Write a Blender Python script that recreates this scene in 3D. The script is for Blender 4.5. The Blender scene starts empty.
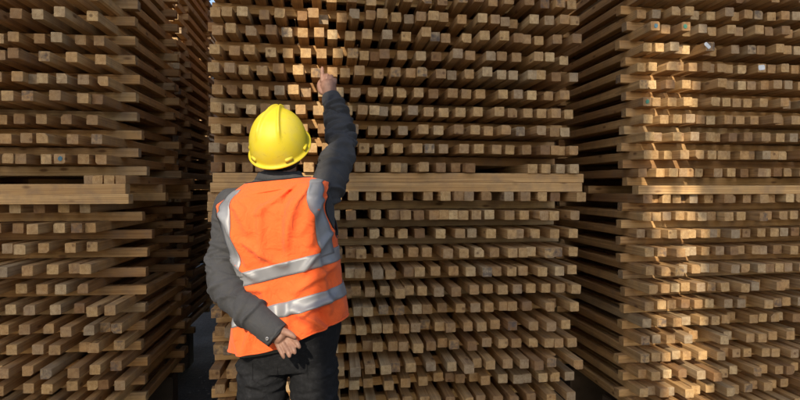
import bpy, bmesh, math, random
import numpy as np
from mathutils import Vector, Matrix, noise
from mathutils.bvhtree import BVHTree

R = math.radians
sc = bpy.context.scene
COL = sc.collection

# ------------------------------------------------------------------ camera
CAM_H = 1.47
FPX, YAW, PITCH = 560.0, R(7.1), R(1.33)
cd = bpy.data.cameras.new('camera')
cam = bpy.data.objects.new('camera', cd)
COL.objects.link(cam)
cam.location = (0, 0, CAM_H)
cam.rotation_euler = (R(90) - PITCH, 0, -YAW)
cd.sensor_width = 36.0
cd.lens = FPX / 800 * 36.0
cd.clip_start, cd.clip_end = 0.05, 600
sc.camera = cam
CM = Matrix.Translation(cam.location) @ cam.rotation_euler.to_matrix().to_4x4()
CMI = CM.inverted()


def U(px, py, z):
    """point z metres in front of the camera at a place of the 800x400 photograph"""
    return CM @ Vector(((px - 400) / FPX * z, -(py - 200) / FPX * z, -z))


def proj(p):
    q = CMI @ Vector(p)
    return 400 + FPX * q.x / -q.z, 200 - FPX * q.y / -q.z, -q.z


# ------------------------------------------------------------------ light
SUN_DIR = Vector((0.29, 1.0, -0.60)).normalized()
w = bpy.data.worlds.new('World')
sc.world = w
w.use_nodes = True
nt = w.node_tree
nt.nodes.clear()
sky = nt.nodes.new('ShaderNodeTexSky')
sky.sky_type = 'NISHITA'
sky.sun_disc = False
sky.sun_elevation = math.asin(-SUN_DIR.z)
sky.sun_rotation = math.atan2(-SUN_DIR.x, -SUN_DIR.y)
sky.dust_density = 2.0
bg = nt.nodes.new('ShaderNodeBackground')
bg.inputs['Strength'].default_value = 0.15
wo = nt.nodes.new('ShaderNodeOutputWorld')
nt.links.new(sky.outputs[0], bg.inputs[0])
nt.links.new(bg.outputs[0], wo.inputs[0])
ld = bpy.data.lights.new('sun', 'SUN')
ld.energy = 3.7
ld.angle = R(0.5)
ld.color = (1.0, 0.86, 0.66)
sun = bpy.data.objects.new('sun', ld)
COL.objects.link(sun)
sun.rotation_euler = SUN_DIR.to_track_quat('-Z', 'Y').to_euler()
sc.view_settings.view_transform = 'Standard'
sc.view_settings.look = 'None'
sc.view_settings.gamma = 1.0
sc.view_settings.use_curve_mapping = False
sc.view_settings.exposure = 0.64
sc.render.engine = 'CYCLES'


# ------------------------------------------------------------------ helpers
def tag(o, label=None, cat=None, group=None, kind=None):
    if label: o['label'] = label
    if cat: o['category'] = cat
    if group: o['group'] = group
    if kind: o['kind'] = kind
    return o


def mesh_obj(name, verts, faces, mats, parent=None, smooth=False, mi=None, loc=None, attrs=None):
    me = bpy.data.meshes.new(name)
    if loc is not None:
        verts = [(v[0] - loc[0], v[1] - loc[1], v[2] - loc[2]) for v in verts]
    me.from_pydata([tuple(v) for v in verts], [], faces)
    for m in (mats if isinstance(mats, (list, tuple)) else [mats]):
        me.materials.append(m)
    if mi is not None:
        me.polygons.foreach_set('material_index', mi)
    if smooth:
        me.polygons.foreach_set('use_smooth', [True] * len(faces))
    for k, (typ, data) in (attrs or {}).items():
        a = me.attributes.new(k, typ, 'POINT')
        a.data.foreach_set('vector' if typ == 'FLOAT_VECTOR' else 'value', data)
    me.update()
    o = bpy.data.objects.new(name, me)
    COL.objects.link(o)
    if loc is not None:
        o.location = loc
    if parent is not None:
        o.parent = parent
        if parent.location.length > 0 or parent.parent:
            pl = parent.location.copy()
            q = parent.parent
            while q is not None:
                pl += q.location
                q = q.parent
            o.location = Vector(o.location) - pl
    return o


class NT:
    def __init__(s, name):
        s.m = bpy.data.materials.new(name)
        s.m.use_nodes = True
        s.t = s.m.node_tree
        s.b = s.t.nodes['Principled BSDF']

    def n(s, typ, **kw):
        x = s.t.nodes.new('ShaderNode' + typ)
        for k, v in kw.items():
            if k.startswith('_'):
                i = k[1:]
                x.inputs[int(i) if i.isdigit() else i].default_value = v
            else:
                setattr(x, k, v)
        return x

    def l(s, a, b):
        s.t.links.new(a, b)

    def math(s, op, a, b=None, c=None, clamp=False):
        x = s.n('Math', operation=op, use_clamp=clamp)
        for i, v in enumerate((a, b, c)):
            if v is None: continue
            if isinstance(v, (int, float)): x.inputs[i].default_value = v
            else: s.l(v, x.inputs[i])
        return x.outputs[0]

    def mix(s, f, a, b, mode='MIX'):
        x = s.n('Mix', data_type='RGBA', blend_type=mode)
        for i, v in ((0, f), (6, a), (7, b)):
            if isinstance(v, (int, float)): x.inputs[i].default_value = v
            elif isinstance(v, tuple): x.inputs[i].default_value = v + (1,) if len(v) == 3 else v
            else: s.l(v, x.inputs[i])
        return x.outputs[2]

    def ramp(s, f, stops, interp='LINEAR'):
        x = s.n('ValToRGB')
        x.color_ramp.interpolation = interp
        while len(x.color_ramp.elements) < len(stops):
            x.color_ramp.elements.new(0.5)
        for e, (p, c) in zip(x.color_ramp.elements, stops):
            e.position = p
            e.color = tuple(c) + (1,) if len(c) == 3 else c
        s.l(f, x.inputs[0])
        return x.outputs[0]

    def bump(s, h, strength, dist):
        x = s.n('Bump', _Strength=strength, _Distance=dist)
        s.l(h, x.inputs['Height'])
        s.l(x.outputs[0], s.b.inputs['Normal'])

    def set(s, **kw):
        for k, v in kw.items():
            s.b.inputs[k.replace('_', ' ')].default_value = v


def wood(name, end):
    g = NT(name)
    wc = g.n('Attribute', attribute_name='wco')
    rn = g.n('Attribute', attribute_name='rnd').outputs['Fac']
    sp = g.n('SeparateXYZ')
    g.l(wc.outputs['Vector'], sp.inputs[0])
    st = g.n('CombineXYZ')
    g.l(sp.outputs[0], st.inputs[0])
    g.l(g.math('MULTIPLY', sp.outputs[1], 0.05), st.inputs[1])
    g.l(sp.outputs[2], st.inputs[2])
    warp = g.n('TexNoise', _Scale=22.0, _Detail=2.0)
    g.l(st.outputs[0], warp.inputs['Vector'])
    xx = g.math('MULTIPLY', sp.outputs[0], sp.outputs[0])
    zz = g.math('MULTIPLY', sp.outputs[2], sp.outputs[2])
    d = g.math('SQRT', g.math('ADD', xx, zz))
    d = g.math('ADD', d, g.math('MULTIPLY', warp.outputs[0], 0.012))
    rings = g.math('FRACT', g.math('MULTIPLY', d, 190.0))
    rings = g.math('POWER', rings, 2.0)
    # tone of the whole batten
    if end:
        base = g.ramp(rn, [(0.0, (.25, .14, .06)), (.18, (.44, .285, .13)), (.45, (.60, .41, .19)),
                           (.68, (.50, .305, .13)), (.84, (.37, .30, .20)), (1.0, (.73, .53, .27))])
    else:
        base = g.ramp(rn, [(0.0, (.34, .19, .08)), (.25, (.54, .335, .145)), (.55, (.64, .42, .19)),
                           (.75, (.57, .34, .14)), (.88, (.44, .33, .19)), (1.0, (.70, .49, .24))])
    c = g.mix(g.math('MULTIPLY', rings, .55 if end else .42), base, (.16, .08, .035) if not end else (.2, .11, .055))
    # long streaks
    s2 = g.n('CombineXYZ')
    g.l(g.math('MULTIPLY', sp.outputs[0], 60), s2.inputs[0])
    g.l(g.math('MULTIPLY', sp.outputs[1], 60 if end else 1.6), s2.inputs[1])
    g.l(g.math('MULTIPLY', sp.outputs[2], 60), s2.inputs[2])
    n1 = g.n('TexNoise', _Scale=1.0, _Detail=4.0, _Roughness=.65)
    g.l(s2.outputs[0], n1.inputs['Vector'])
    c = g.mix(g.ramp(n1.outputs[0], [(.35, (0,) * 3), (.68, (1,) * 3)]), c, g.mix(1.0, c, (.66, .58, .50), 'MULTIPLY'))
    # grime and weather patches
    n2 = g.n('TexNoise', _Scale=14.0, _Detail=5.0, _Roughness=.6)
    g.l(wc.outputs['Vector'], n2.inputs['Vector'])
    gr = g.ramp(n2.outputs[0], [(.45, (0, 0, 0)), (.75, (1, 1, 1))])
    c = g.mix(g.math('MULTIPLY', gr, .5), c, (.17, .125, .095))
    # knots
    v = g.n('TexVoronoi', _Scale=1.0)
    s3 = g.n('CombineXYZ')
    g.l(g.math('MULTIPLY', sp.outputs[0], 16), s3.inputs[0])
    g.l(g.math('MULTIPLY', sp.outputs[1], 6), s3.inputs[1])
    g.l(g.math('MULTIPLY', sp.outputs[2], 16), s3.inputs[2])
    g.l(s3.outputs[0], v.inputs['Vector'])
    kn = g.ramp(v.outputs['Distance'], [(.07, (1, 1, 1)), (.16, (0, 0, 0))])
    c = g.mix(g.math('MULTIPLY', kn, .75), c, (.10, .045, .02))
    if end:
        # saw grime on some of the ends
        dk = g.math('GREATER_THAN', g.math('FRACT', g.math('MULTIPLY', rn, 37.7)), .92)
        n3 = g.n('TexNoise', _Scale=55.0, _Detail=3.0)
        g.l(wc.outputs['Vector'], n3.inputs['Vector'])
        f = g.ramp(n3.outputs[0], [(.38, (0, 0, 0)), (.66, (1, 1, 1))])
        c = g.mix(g.math('MULTIPLY', g.math('MULTIPLY', f, dk), .8), c, (.07, .06, .06))
    if end:
        # drying checks and saw scratches
        s4 = g.n('CombineXYZ')
        g.l(g.math('MULTIPLY', sp.outputs[0], 320), s4.inputs[0])
        g.l(g.math('MULTIPLY', sp.outputs[2], 45), s4.inputs[1])
        g.l(g.math('MULTIPLY', rn, 91.0), s4.inputs[2])
        n4 = g.n('TexNoise', _Scale=1.0, _Detail=2.0)
        g.l(s4.outputs[0], n4.inputs['Vector'])
        c = g.mix(g.ramp(n4.outputs[0], [(.60, (0,) * 3), (.74, (.6,) * 3)]), c, (.12, .075, .045))
    g.l(c, g.b.inputs['Base Color'])
    g.set(Roughness=.78, Specular_IOR_Level=.25)
    g.bump(g.math('ADD', g.math('MULTIPLY', rings, .4), n1.outputs[0]), .5, .0015)
    return g.m


M_SIDE = wood('sawn_wood', False)
M_END = wood('sawn_end_grain', True)


def simple(name, col, rough=.6, bump=None, var=0.0, scale=20, metal=0.0, spec=.5, sheen=0.0, dist=.002):
    g = NT(name)
    tc = g.n('TexCoord')
    nz = g.n('TexNoise', _Scale=float(scale), _Detail=6.0, _Roughness=.6)
    g.l(tc.outputs['Object'], nz.inputs['Vector'])
    k = g.ramp(nz.outputs[0], [(.3, (1 - var,) * 3), (.7, (1 + var,) * 3)])
    g.l(g.mix(1.0, col, k, 'MULTIPLY'), g.b.inputs['Base Color'])
    g.set(Roughness=rough, Metallic=metal, Specular_IOR_Level=spec, Sheen_Weight=sheen)
    if bump:
        n2 = g.n('TexNoise', _Scale=float(bump[0]), _Detail=4.0)
        g.l(tc.outputs['Object'], n2.inputs['Vector'])
        g.bump(n2.outputs[0], bump[1], dist)
    return g.m


# ------------------------------------------------------------------ ground
def ground_mat():
    g = NT('dirty_concrete_ground')
    tc = g.n('TexCoord')
    a = g.n('TexNoise', _Scale=1.3, _Detail=8.0, _Roughness=.65)
    b = g.n('TexNoise', _Scale=38.0, _Detail=6.0, _Roughness=.7)
    v = g.n('TexVoronoi', _Scale=55.0)
    for x in (a, b, v): g.l(tc.outputs['Object'], x.inputs['Vector'])
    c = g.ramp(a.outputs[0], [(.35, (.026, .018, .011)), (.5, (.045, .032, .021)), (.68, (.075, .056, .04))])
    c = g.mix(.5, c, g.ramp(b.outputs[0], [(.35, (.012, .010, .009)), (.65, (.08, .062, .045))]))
    g.l(c, g.b.inputs['Base Color'])
    g.l(g.ramp(a.outputs[0], [(.4, (.7,) * 3), (.6, (.95,) * 3)]), g.b.inputs['Roughness'])
    g.bump(g.math('ADD', b.outputs[0], g.math('MULTIPLY', v.outputs['Distance'], .5)), .7, .012)
    return g.m


M_GROUND = ground_mat()
gv, gf = [], []
N = 40
xs = np.concatenate([-np.geomspace(400, 8, 8), np.linspace(-6, 8, 71), np.geomspace(10, 400, 8)])
ys = np.concatenate([-np.geomspace(400, 6, 8), np.linspace(-4, 12, 81), np.geomspace(14, 400, 8)])
for y in ys:
    for x in xs:
        near = 1.0 if abs(x) < 9 and -5 < y < 13 else 0.0
        gv.append((x, y, (noise.noise(Vector((x * 1.7, y * 1.7, 0))) * .012 - .006) * near))
nx = len(xs)
for j in range(len(ys) - 1):
    for i in range(nx - 1):
        gf.append((j * nx + i, j * nx + i + 1, (j + 1) * nx + i + 1, (j + 1) * nx + i))
tag(mesh_obj('ground', gv, gf, M_GROUND, smooth=True), kind='structure')

# ------------------------------------------------------------------ timber stacks
S = 0.045          # side of one batten
LB = 1.22          # length of a batten
YF = 2.66          # plane of the front ends
B_OFF = {'left': (0.235, 0.97), 'middle': (0.13, 0.97), 'right': (0.14, 0.97), 'rear': (0.2, 0.97)}
BOTTOM = CAM_H - 1.18


class Geo:
    def __init__(s):
        s.v, s.f, s.mi, s.w, s.r, s.fid = [], [], [], [], [], []


def add_batten(G, c, axis, L, wd, ht, rng, rnd, bid, crude=False, slant=0.0):
    """c: centre of the starting end; axis 'X' or 'Y' is where the grain runs"""
    ch = [rng.uniform(.0012, .0032) for _ in range(4)]
    if rng.random() < .16: ch[rng.randrange(4)] = rng.uniform(.006, .014)
    a, b = wd / 2, ht / 2

    def ring(l, k):
        q = []
        for i, (sx, sy) in enumerate(((-1, -1), (1, -1), (1, 1), (-1, 1))):
            e = ch[i]
            p = [(sx * (a - e), sy * b), (sx * a, sy * (b - e))]
            if sx * sy < 0: pass
            else: p.reverse()
            q += p
        return [(x * k, l, y * k) for x, y in q]
    bow, bow2 = rng.gauss(0, .0018), rng.gauss(0, .0012)
    tw, yw = rng.gauss(0, R(1.0)), rng.gauss(0, .004)
    ls = [(0, .965), (.0016, 1), (L * .33, 1), (L * .67, 1), (L - .0016, 1), (L, .965)]
    if crude: ls = [(0, .98), (L, .98)]
    o = len(G.v)
    sk = (rng.gauss(0, .012), rng.gauss(0, .012))
    pa, pb, pl = rng.uniform(-.07, .07), rng.uniform(-.07, .07), rng.uniform(0, 30)
    ct, st = math.cos(tw), math.sin(tw)
    for l, k in ls:
        t = l / L
        for (x, y, z) in ring(l, k):
            if l < .002: y += x * sk[0] + z * sk[1]
            x1, z1 = x * ct - z * st, x * st + z * ct
            x1 += yw * (t - .5) * L + bow * 4 * t * (1 - t)
            z1 += bow2 * 4 * t * (1 - t)
            if axis == 'Y': G.v.append((c[0] + x1, c[1] + y, c[2] + z1))
            else: G.v.append((c[0] + y + x1 * slant, c[1] - x1 + slant * y, c[2] + z1))
            G.w += [x + pa, y + pl, z + pb]
            G.r.append(rnd)
    n = len(ls)
    for k in range(n - 1):
        for i in range(8):
            j = (i + 1) % 8
            G.f.append((o + k * 8 + i, o + k * 8 + j, o + (k + 1) * 8 + j, o + (k + 1) * 8 + i))
            G.mi.append(0)
            G.fid.append(bid)
    G.f.append(tuple(o + i for i in range(7, -1, -1)))
    G.f.append(tuple(o + (n - 1) * 8 + i for i in range(8)))
    G.mi += [1, 1]
    G.fid += [bid, bid]


def geo_obj(G, name, loc=None):
    return mesh_obj(name, G.v, G.f, [M_SIDE, M_END], mi=G.mi, loc=loc,
                    attrs={'wco': ('FLOAT_VECTOR', G.w), 'rnd': ('FLOAT', G.r)})


ORD = ('zeroth first second third fourth fifth sixth seventh eighth ninth tenth eleventh twelfth thirteenth '
       'fourteenth fifteenth sixteenth seventeenth eighteenth nineteenth twentieth twenty-first twenty-second '
       'twenty-third twenty-fourth twenty-fifth twenty-sixth twenty-seventh twenty-eighth twenty-ninth').split()
BATTENS = []   # dict(c, L, rnd, seed, stack, row, up, n_left, n_right)


def tone(r):
    dk = (r * 37.7) % 1.0 > .92
    if dk: return 'grimy'
    if r < .12: return 'dark'
    if r < .62: return 'tan'
    if r < .80: return 'reddish'
    if r < .93: return 'greyish'
    return 'pale'


def stack_rows(stack, X0, X1, z_up, z_dn, pitch, seed, yf=YF, top=CAM_H + 1.42, edge=None, skip=None):
    """rows of end-on battens above z_up and below z_dn, spaced by two battens; returns the heights of the spacer layers"""
    rng = random.Random(seed)
    B = []
    for up in (True, False):
        k = 0
        while True:
            zc = z_up + S / 2 + 2 * S * k if up else z_dn - S / 2 - 2 * S * k
            if zc + S / 2 > top or zc - S / 2 < BOTTOM: break
            k += 1
            B.append((zc + (S if up else -S), k, up))
            x0, x1 = X0 + rng.uniform(0, .015), X1 - rng.uniform(0, .015)
            if edge: x0, x1 = edge(x0, x1, k, up, rng)
            xs_, x = [], x0 + S / 2
            while x < x1 - S / 2 - .02:
                xs_.append(x)
                g_ = rng.random()
                x += (S + .002 if g_ < .13 else max(S + .003, rng.gauss(pitch + .003, pitch * .16)))
            if xs_ and x1 - S / 2 - xs_[-1] > S: xs_.append(x1 - S / 2)
            if skip: xs_ = [q for q in xs_ if not skip(q, k, up)]
            dy = rng.gauss(0, .014)
            for i, q in enumerate(xs_):
                p = max(-.085, min(.08, rng.gauss(dy, .024)))
                if rng.random() < .05: p += rng.choice((-.05, -.035, .05))
                if stack == 'middle': p -= .03 * (q - X0) / (X1 - X0)
                BATTENS.append(dict(c=(q, yf + p, zc + rng.uniform(-.0014, .0014) + .007 * noise.noise(Vector((q * .9, zc * 1.1, seed * 1.7)))), L=LB + rng.uniform(-.03, .03), rnd=rng.random(),
                                    seed=rng.random(), stack=stack, row=k, up=up, nl=i + 1, nr=len(xs_) - i,
                                    w=S * rng.uniform(1.0, 1.10), h=S * rng.uniform(.98, 1.0), axis='Y', kind='A'))
    return B


def add_cross(stack, X0, X1, z, k, up, rng, yf=YF, which='both', name='B', jit=(.0, .05)):
    for bi, off in enumerate(B_OFF[stack]):
        if which == 'front' and bi: continue
        xa = X0 - rng.uniform(*jit) + .01
        xb = X1 + rng.uniform(*jit) - .01
        BATTENS.append(dict(c=(xa, yf + off + rng.gauss(0, .008), z), L=xb - xa, rnd=rng.random(), seed=rng.random(), stack=stack,
                            row=k, up=up, back=bi, w=S, h=S * .985, axis='X', kind=name,
                            slant=0 if bi else {'middle': .085, 'right': .07}.get(stack, 0) + rng.gauss(0, .008)))


# middle stack: two long boards across the front between its two packs
MX0, MX1 = -0.55, 1.215
rng = random.Random(4)
mid_B = stack_rows('middle', MX0, MX1, CAM_H + .065, CAM_H - .025, .075, 11,
                   skip=lambda q, k, up: up and k == 1 and .72 < q < .90)
for z, k, up in mid_B: add_cross('middle', MX0, MX1, z, k, up, rng)
for dz, nm in ((.0425, 'upper'), (-.0025, 'lower')):
    for bi, y in enumerate((YF - .005, YF + .55, YF + 1.1)):
        BATTENS.append(dict(c=(MX0 + .02 - .01 * (nm == 'lower'), y + (.004 if nm == 'upper' else 0), CAM_H + dz), L=MX1 - MX0 + .005, rnd=.42 if nm == 'upper' else .6,
                            seed=rng.random(), stack='middle', row=0, up=nm == 'upper', back=bi, w=.06, h=S * .985, axis='X', kind='BEARER'))

# left stack: a dark slot above its two long boards
LX0, LX1 = -2.75, -0.925


def ledge(x0, x1, k, up, r):
    x1 -= .012
    if not up and k <= 5: x1 -= .115
    if up: x1 -= .062
    return x0, x1


left_B = stack_rows('left', LX0, LX1, CAM_H + .100, CAM_H - .076, .092, 23, edge=ledge)
for z, k, up in left_B: add_cross('left', LX0, LX1 - (.02 if up else (-.03 if 2 <= k <= 5 else -.01)), z, k, up, rng, jit=(0, .03))
add_cross('left', LX0, LX1, CAM_H + .100 - S / 2, 0, True, rng)
for i, q in enumerate((LX1 - .02, LX1 - .075, LX1 - .125, LX1 - .172)):
    BATTENS.append(dict(c=(q, YF + .02 + .012 * i, CAM_H + .014 + S / 2 - .003), L=LB, rnd=.15 + .2 * i, seed=rng.random(), stack='left', row=0, up=True,
                        nl=4 - i, nr=i + 1, w=S, h=.039, axis='Y', kind='SLOT'))
for q in (LX0 + .05, LX0 + .12, LX0 + .8):
    BATTENS.append(dict(c=(q, YF + .2, CAM_H + .014 + S / 2 - .003), L=LB - .2, rnd=.5, seed=rng.random(), stack='left', row=0, up=True,
                        nl=1, nr=9, w=S, h=.039, axis='Y', kind='HID'))
for dz, nm in ((-.0085, 'upper'), (-.0535, 'lower')):
    for bi, y in enumerate((YF - .01, YF + .55, YF + 1.1)):
        BATTENS.append(dict(c=(LX0 - .01, y + (.004 if nm == 'upper' else 0), CAM_H + dz), L=LX1 - LX0 + (.03 if nm == 'upper' else .045), rnd=.33 if nm == 'upper' else .5,
                            seed=rng.random(), stack='left', row=0, up=nm == 'upper', back=bi, w=.06, h=S * .985, axis='X', kind='BEARER'))

# right stack: one long board, a set-back spacer above it
RX0, RX1 = 1.56, 3.5
right_B = stack_rows('right', RX0, RX1, CAM_H + .052, CAM_H - .038, .069, 37)
for z, k, up in right_B: add_cross('right', RX0 - .02, RX1, z, k, up, rng, jit=(.005, .04))
add_cross('right', RX0, RX1, CAM_H + .052 - S / 2, 0, True, rng)
for bi, y in enumerate((YF + .01, YF + .55, YF + 1.1)):
    BATTENS.append(dict(c=(RX0 - .03, y, CAM_H - .038 + S / 2), L=RX1 - RX0 + .05, rnd=.52, seed=rng.random(), stack='right', row=0, up=False, back=bi,
                        w=.06, h=S * .985, axis='X', kind='BEARER'))

# rows of stacks further back
for i, (x0, x1, yf, p) in enumerate([(-2.95, -1.10, 4.35, .1), (-.80, 1.2, 4.25, .085), (1.62, 3.4, 4.4, .085),
                                     (-.2, 1.7, 6.1, .09), (2.0, 3.9, 6.1, .09), (-3.4, -2.0, 9.5, .1), (-1.2, .8, 9.6, .1)]):
    n0 = len(BATTENS)
    bb = stack_rows('rear', x0, x1, CAM_H + .065, CAM_H + .02, p, 100 + i, yf=yf, top=CAM_H + 3.0)
    for z, k, up in bb: add_cross('rear', x0, x1, z, k, up, rng, yf=yf)
    add_cross('rear', x0, x1, CAM_H + .0425, 0, True, rng, yf=yf)
    for b in BATTENS[n0:]: b['kind'] = 'REAR'

SEL = set()
SEL = {17,57,59,62,64,85,106,109,110,111,112,113,114,125,126,128,130,131,132,134,136,137,138,140,150,153,154,155,157,158,160,162,163,164,172,173,176,177,178,179,182,183,185,186,190,195,198,201,202,206,207,208,224,225,226,228,229,230,372,415,418,435,439,442,454,456,459,460,461,463,465,466,480,483,484,485,488,490,492,509,510,512,514,515,517,535,536,537,538,539,540,541,555,556,559,560,561,562,563,564,567,576,577,578,580,581,582,583,585,586,587,588,589,590,615,631,632,633,634,635,636,637,638,664,665,666,668,670,672,674,675,676,678,680,682,694,695,696,697,698,700,702,704,706,708,710,712,714,716,742,744,746,760,762,763,764,780,781,782,783,799,800,801,802,803,821,822,824,825,826,827,843,844,845,846,847,863,864,865,866,867,882,883,884,885,886,902,903,904,905,925,946,1047,1064,1067,1084,1085,1086,1087,1102,1103,1104,1106,1121,1122,1123,1124,1125,1140,1141,1142,1143,1144,1145,1160,1161,1162,1163,1164,1165,1166,1182,1183,1184,1186,1187,1203,1204,1205,1206,1207,1208,1222,1223,1224,1225,1227,1228,1248,1269,1270,1271,1272,1273,1274,1275,1276,1277,1278,1279,1280,1281,1282,1283,1284,1285,1286,1287,1289,1291,1293,1300,1301,1302,1303,1304,1305,1306,1307,1308,1309,1310,1311,1312,1313,1314,1315,1316,1317,1318,1319,1320,1321,1323,1324,1325,1339,1368,1396,1398,1425,1426,1434,1454,1456,1459,1464,1483,1485,1488,1511,1512,1513,1521,1540,1541,1542,1545,1548,1549,1551,1569,1570,1571,1575,1577,1579,1598,1599,1600,1604,1627,1656,1769,1800,1828,1857,1859,1886,1887,1888,1893,1914,1915,1921,1924,1941,1942,1947,1950,1969,1970,1973,1977,1996,1997,1999,2001,2003,2005,2006,2023,2024,2028,2029,2033,2035,2051,2052,2055,2056,2059,2061,2079,2080,2083,2086,2109,2136,2137,2138,2139,2140,2141,2142,2143,2144,2146,2147,2148,2149,2150,2152,2154,2157,2166,2167,2168,2169,2170,2171,2172,2173,2174,2175,2176,2178,2180,2181,2182,2183,2184,2186,2188,2192,2193}
mass = Geo()
PLACED = {}
for bid, b in enumerate(BATTENS):
    r_ = random.Random(b['seed'])
    indiv = False
    if b['kind'] == 'A': indiv = bid in SEL
    elif b['kind'] == 'B': indiv = bid in SEL
    elif b['kind'] == 'BEARER': indiv = b['back'] == 0
    elif b['kind'] == 'SLOT': indiv = True
    if not indiv:
        add_batten(mass, b['c'], b['axis'], b['L'], b['w'], b['h'], r_, b['rnd'], bid, slant=b.get('slant', 0))
        continue
    g = Geo()
    add_batten(g, b['c'], b['axis'], b['L'], b['w'], b['h'], r_, b['rnd'], bid, slant=b.get('slant', 0))
    loc = (b['c'][0] + (b['L'] / 2 if b['axis'] == 'X' else 0), b['c'][1] + (0 if b['axis'] == 'X' else b['L'] / 2), b['c'][2] - b['h'] / 2)
    st_, k = b['stack'], b['row']
    way = 'above' if b['up'] else 'below'
    if b['kind'] in ('A', 'SLOT'):
        o = geo_obj(g, 'timber_batten', loc)
        if b['kind'] == 'SLOT':
            where = f"{ORD[b['nr']]} from the right corner in the left stack's dark slot"
            o_lab = f"{tone(b['rnd'])} batten end {where}"
        else:
            if st_ == 'left': n_, side = b['nr'], 'right'
            elif st_ == 'right': n_, side = b['nl'], 'left'
            elif b['c'][0] < -.02: n_, side = b['nl'], 'left'
            else: n_, side = b['nr'], 'right'
            o_lab = f"{tone(b['rnd'])} batten end, {ORD[n_]} from {side} corner, {ORD[k]} row {way} {st_} stack's long board"
        tag(o, o_lab, 'timber batten', 'square timber battens stacked end-on')
    elif b['kind'] == 'B':
        o = geo_obj(g, 'spacer_batten', loc)
        dep = 'rear' if b['back'] else 'front'
        lay = f"{ORD[k]} spacer layer {way} the long board" if k else 'spacer layer just over the long board'
        tag(o, f"crosswise {dep} spacer batten of the {st_} stack, {lay}", 'spacer batten', 'spacer battens laid crosswise between the layers')
    else:
        o = geo_obj(g, 'bearer_board', loc)
        if st_ == 'right': lab = 'single long tan board running across the right stack at mid height'
        else: lab = f"{'upper' if b['up'] else 'lower'} of two long boards running across the {st_} stack at mid height"
        tag(o, lab, 'bearer board', 'long boards across the stack fronts', 'thing')
    PLACED[bid] = o
mo = geo_obj(mass, 'batten_mass')
tag(mo, 'remaining timber battens deep in and behind the three stacks', 'timber battens', kind='stuff')

# paint marks and paper tags on some batten ends
M_BLUE = simple('blue_paint', (.06, .15, .20), .7, var=.3, scale=200)
M_GREEN = simple('green_paint', (.04, .17, .12), .7, var=.3, scale=200)
M_PAPER = simple('paper_tag', (.62, .66, .70), .6, var=.1, scale=120)


def nearest(px, py):
    best = None
    for bid, o in PLACED.items():
        b = BATTENS[bid]
        if b['kind'] != 'A': continue
        x, y, _ = proj(b['c'])
        d = (x - px) ** 2 + (y - py) ** 2
        if best is None or d < best[0]: best = (d, bid)
    return best and best[1]


def mark(px, py, mat, seed, name='paint_mark', size=(.010, .011), tilt=0, off=(0, 0), label=None):
    if nearest(px, py) is None: return
    bid = nearest(px, py)
    b, o = BATTENS[bid], PLACED[bid]
    r_ = random.Random(seed)
    cx, cy, cz = b['c']
    n = 14
    ct, st = math.cos(tilt), math.sin(tilt)
    vv = []
    for yy in (-.0022, -.0009):
        for i in range(n):
            t = 2 * math.pi * i / n
            rr = r_.uniform(.75, 1.15) if name == 'paint_mark' else 1 / max(abs(math.cos(t)), abs(math.sin(t)))
            x, z = rr * size[0] * math.cos(t), rr * size[1] * math.sin(t)
            vv.append((cx + off[0] + x * ct - z * st, cy + yy, cz + off[1] + x * st + z * ct))
    ff = [tuple(range(n - 1, -1, -1)), tuple(range(n, 2 * n))] + [(i, (i + 1) % n, n + (i + 1) % n, n + i) for i in range(n)]
    m = mesh_obj(name, vv, ff, mat, parent=o)
    if label: m['label'] = label


mark(75, 162, M_BLUE, 1, label='blue paint mark')
mark(659, 28, M_BLUE, 2, label='blue-green paint mark')
mark(691, 31, M_GREEN, 3, label='green paint mark')
mark(660, 97, M_GREEN, 4, label='green paint mark')
mark(712, 30, M_PAPER, 6, 'paper_tag', (.019, .009), R(-42), (-.012, .004), 'white paper tag hanging loose')
mark(763, 86, M_PAPER, 7, 'paper_tag', (.018, .013), R(8), (0, .002), 'white paper tag')

# dunnage under the stacks
M_DUN = simple('old_dark_timber', (.075, .055, .04), .85, (30, .5), .35, 9)


def box(x0, x1, y0, y1, z0, z1, bev=.006):
    bm = bmesh.new()
    bmesh.ops.create_cube(bm, size=1)
    for v in bm.verts:
        v.co = Vector(((x0 + x1) / 2 + v.co.x * (x1 - x0), (y0 + y1) / 2 + v.co.y * (y1 - y0), (z0 + z1) / 2 + v.co.z * (z1 - z0)))
    bmesh.ops.bevel(bm, geom=bm.edges[:], offset=bev, segments=2, affect='EDGES')
    vs = [tuple(v.co) for v in bm.verts]
    fs = [tuple(v.index for v in f.verts) for f in bm.faces]
    bm.free()
    return vs, fs


lowest = {s: min(b['c'][2] - b['h'] / 2 for b in BATTENS if b['stack'] == s) for s in ('left', 'middle', 'right', 'rear')}
for st_, x0, x1 in (('left', LX0, LX1), ('middle', MX0, MX1), ('right', RX0, RX1)):
    for off, dep in ((.36, 'front'), (.92, 'rear')):
        v, f = box(x0 + .02, x1 - .03, YF + off - .06, YF + off + .07, .012, lowest[st_] - .002)
        o = mesh_obj('skid_beam', v, f, M_DUN)
        tag(o, f'dark heavy {dep} beam on the ground carrying the {st_} stack', 'skid beam', 'beams under the stacks', 'thing')
for x0, x1, y, wh in ((-2.95, -1.1, 4.35, 'left'), (-.80, 1.2, 4.25, 'middle'), (1.62, 3.4, 4.4, 'right')):
    v, f = box(x0 + .02, x1 - .03, y + .3, y + .45, .012, lowest['rear'] - .002)
    tag(mesh_obj('skid_beam', v, f, M_DUN), f'dark beam on the ground carrying the stack behind the {wh} one', 'skid beam', 'beams under the stacks', 'thing')

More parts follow.
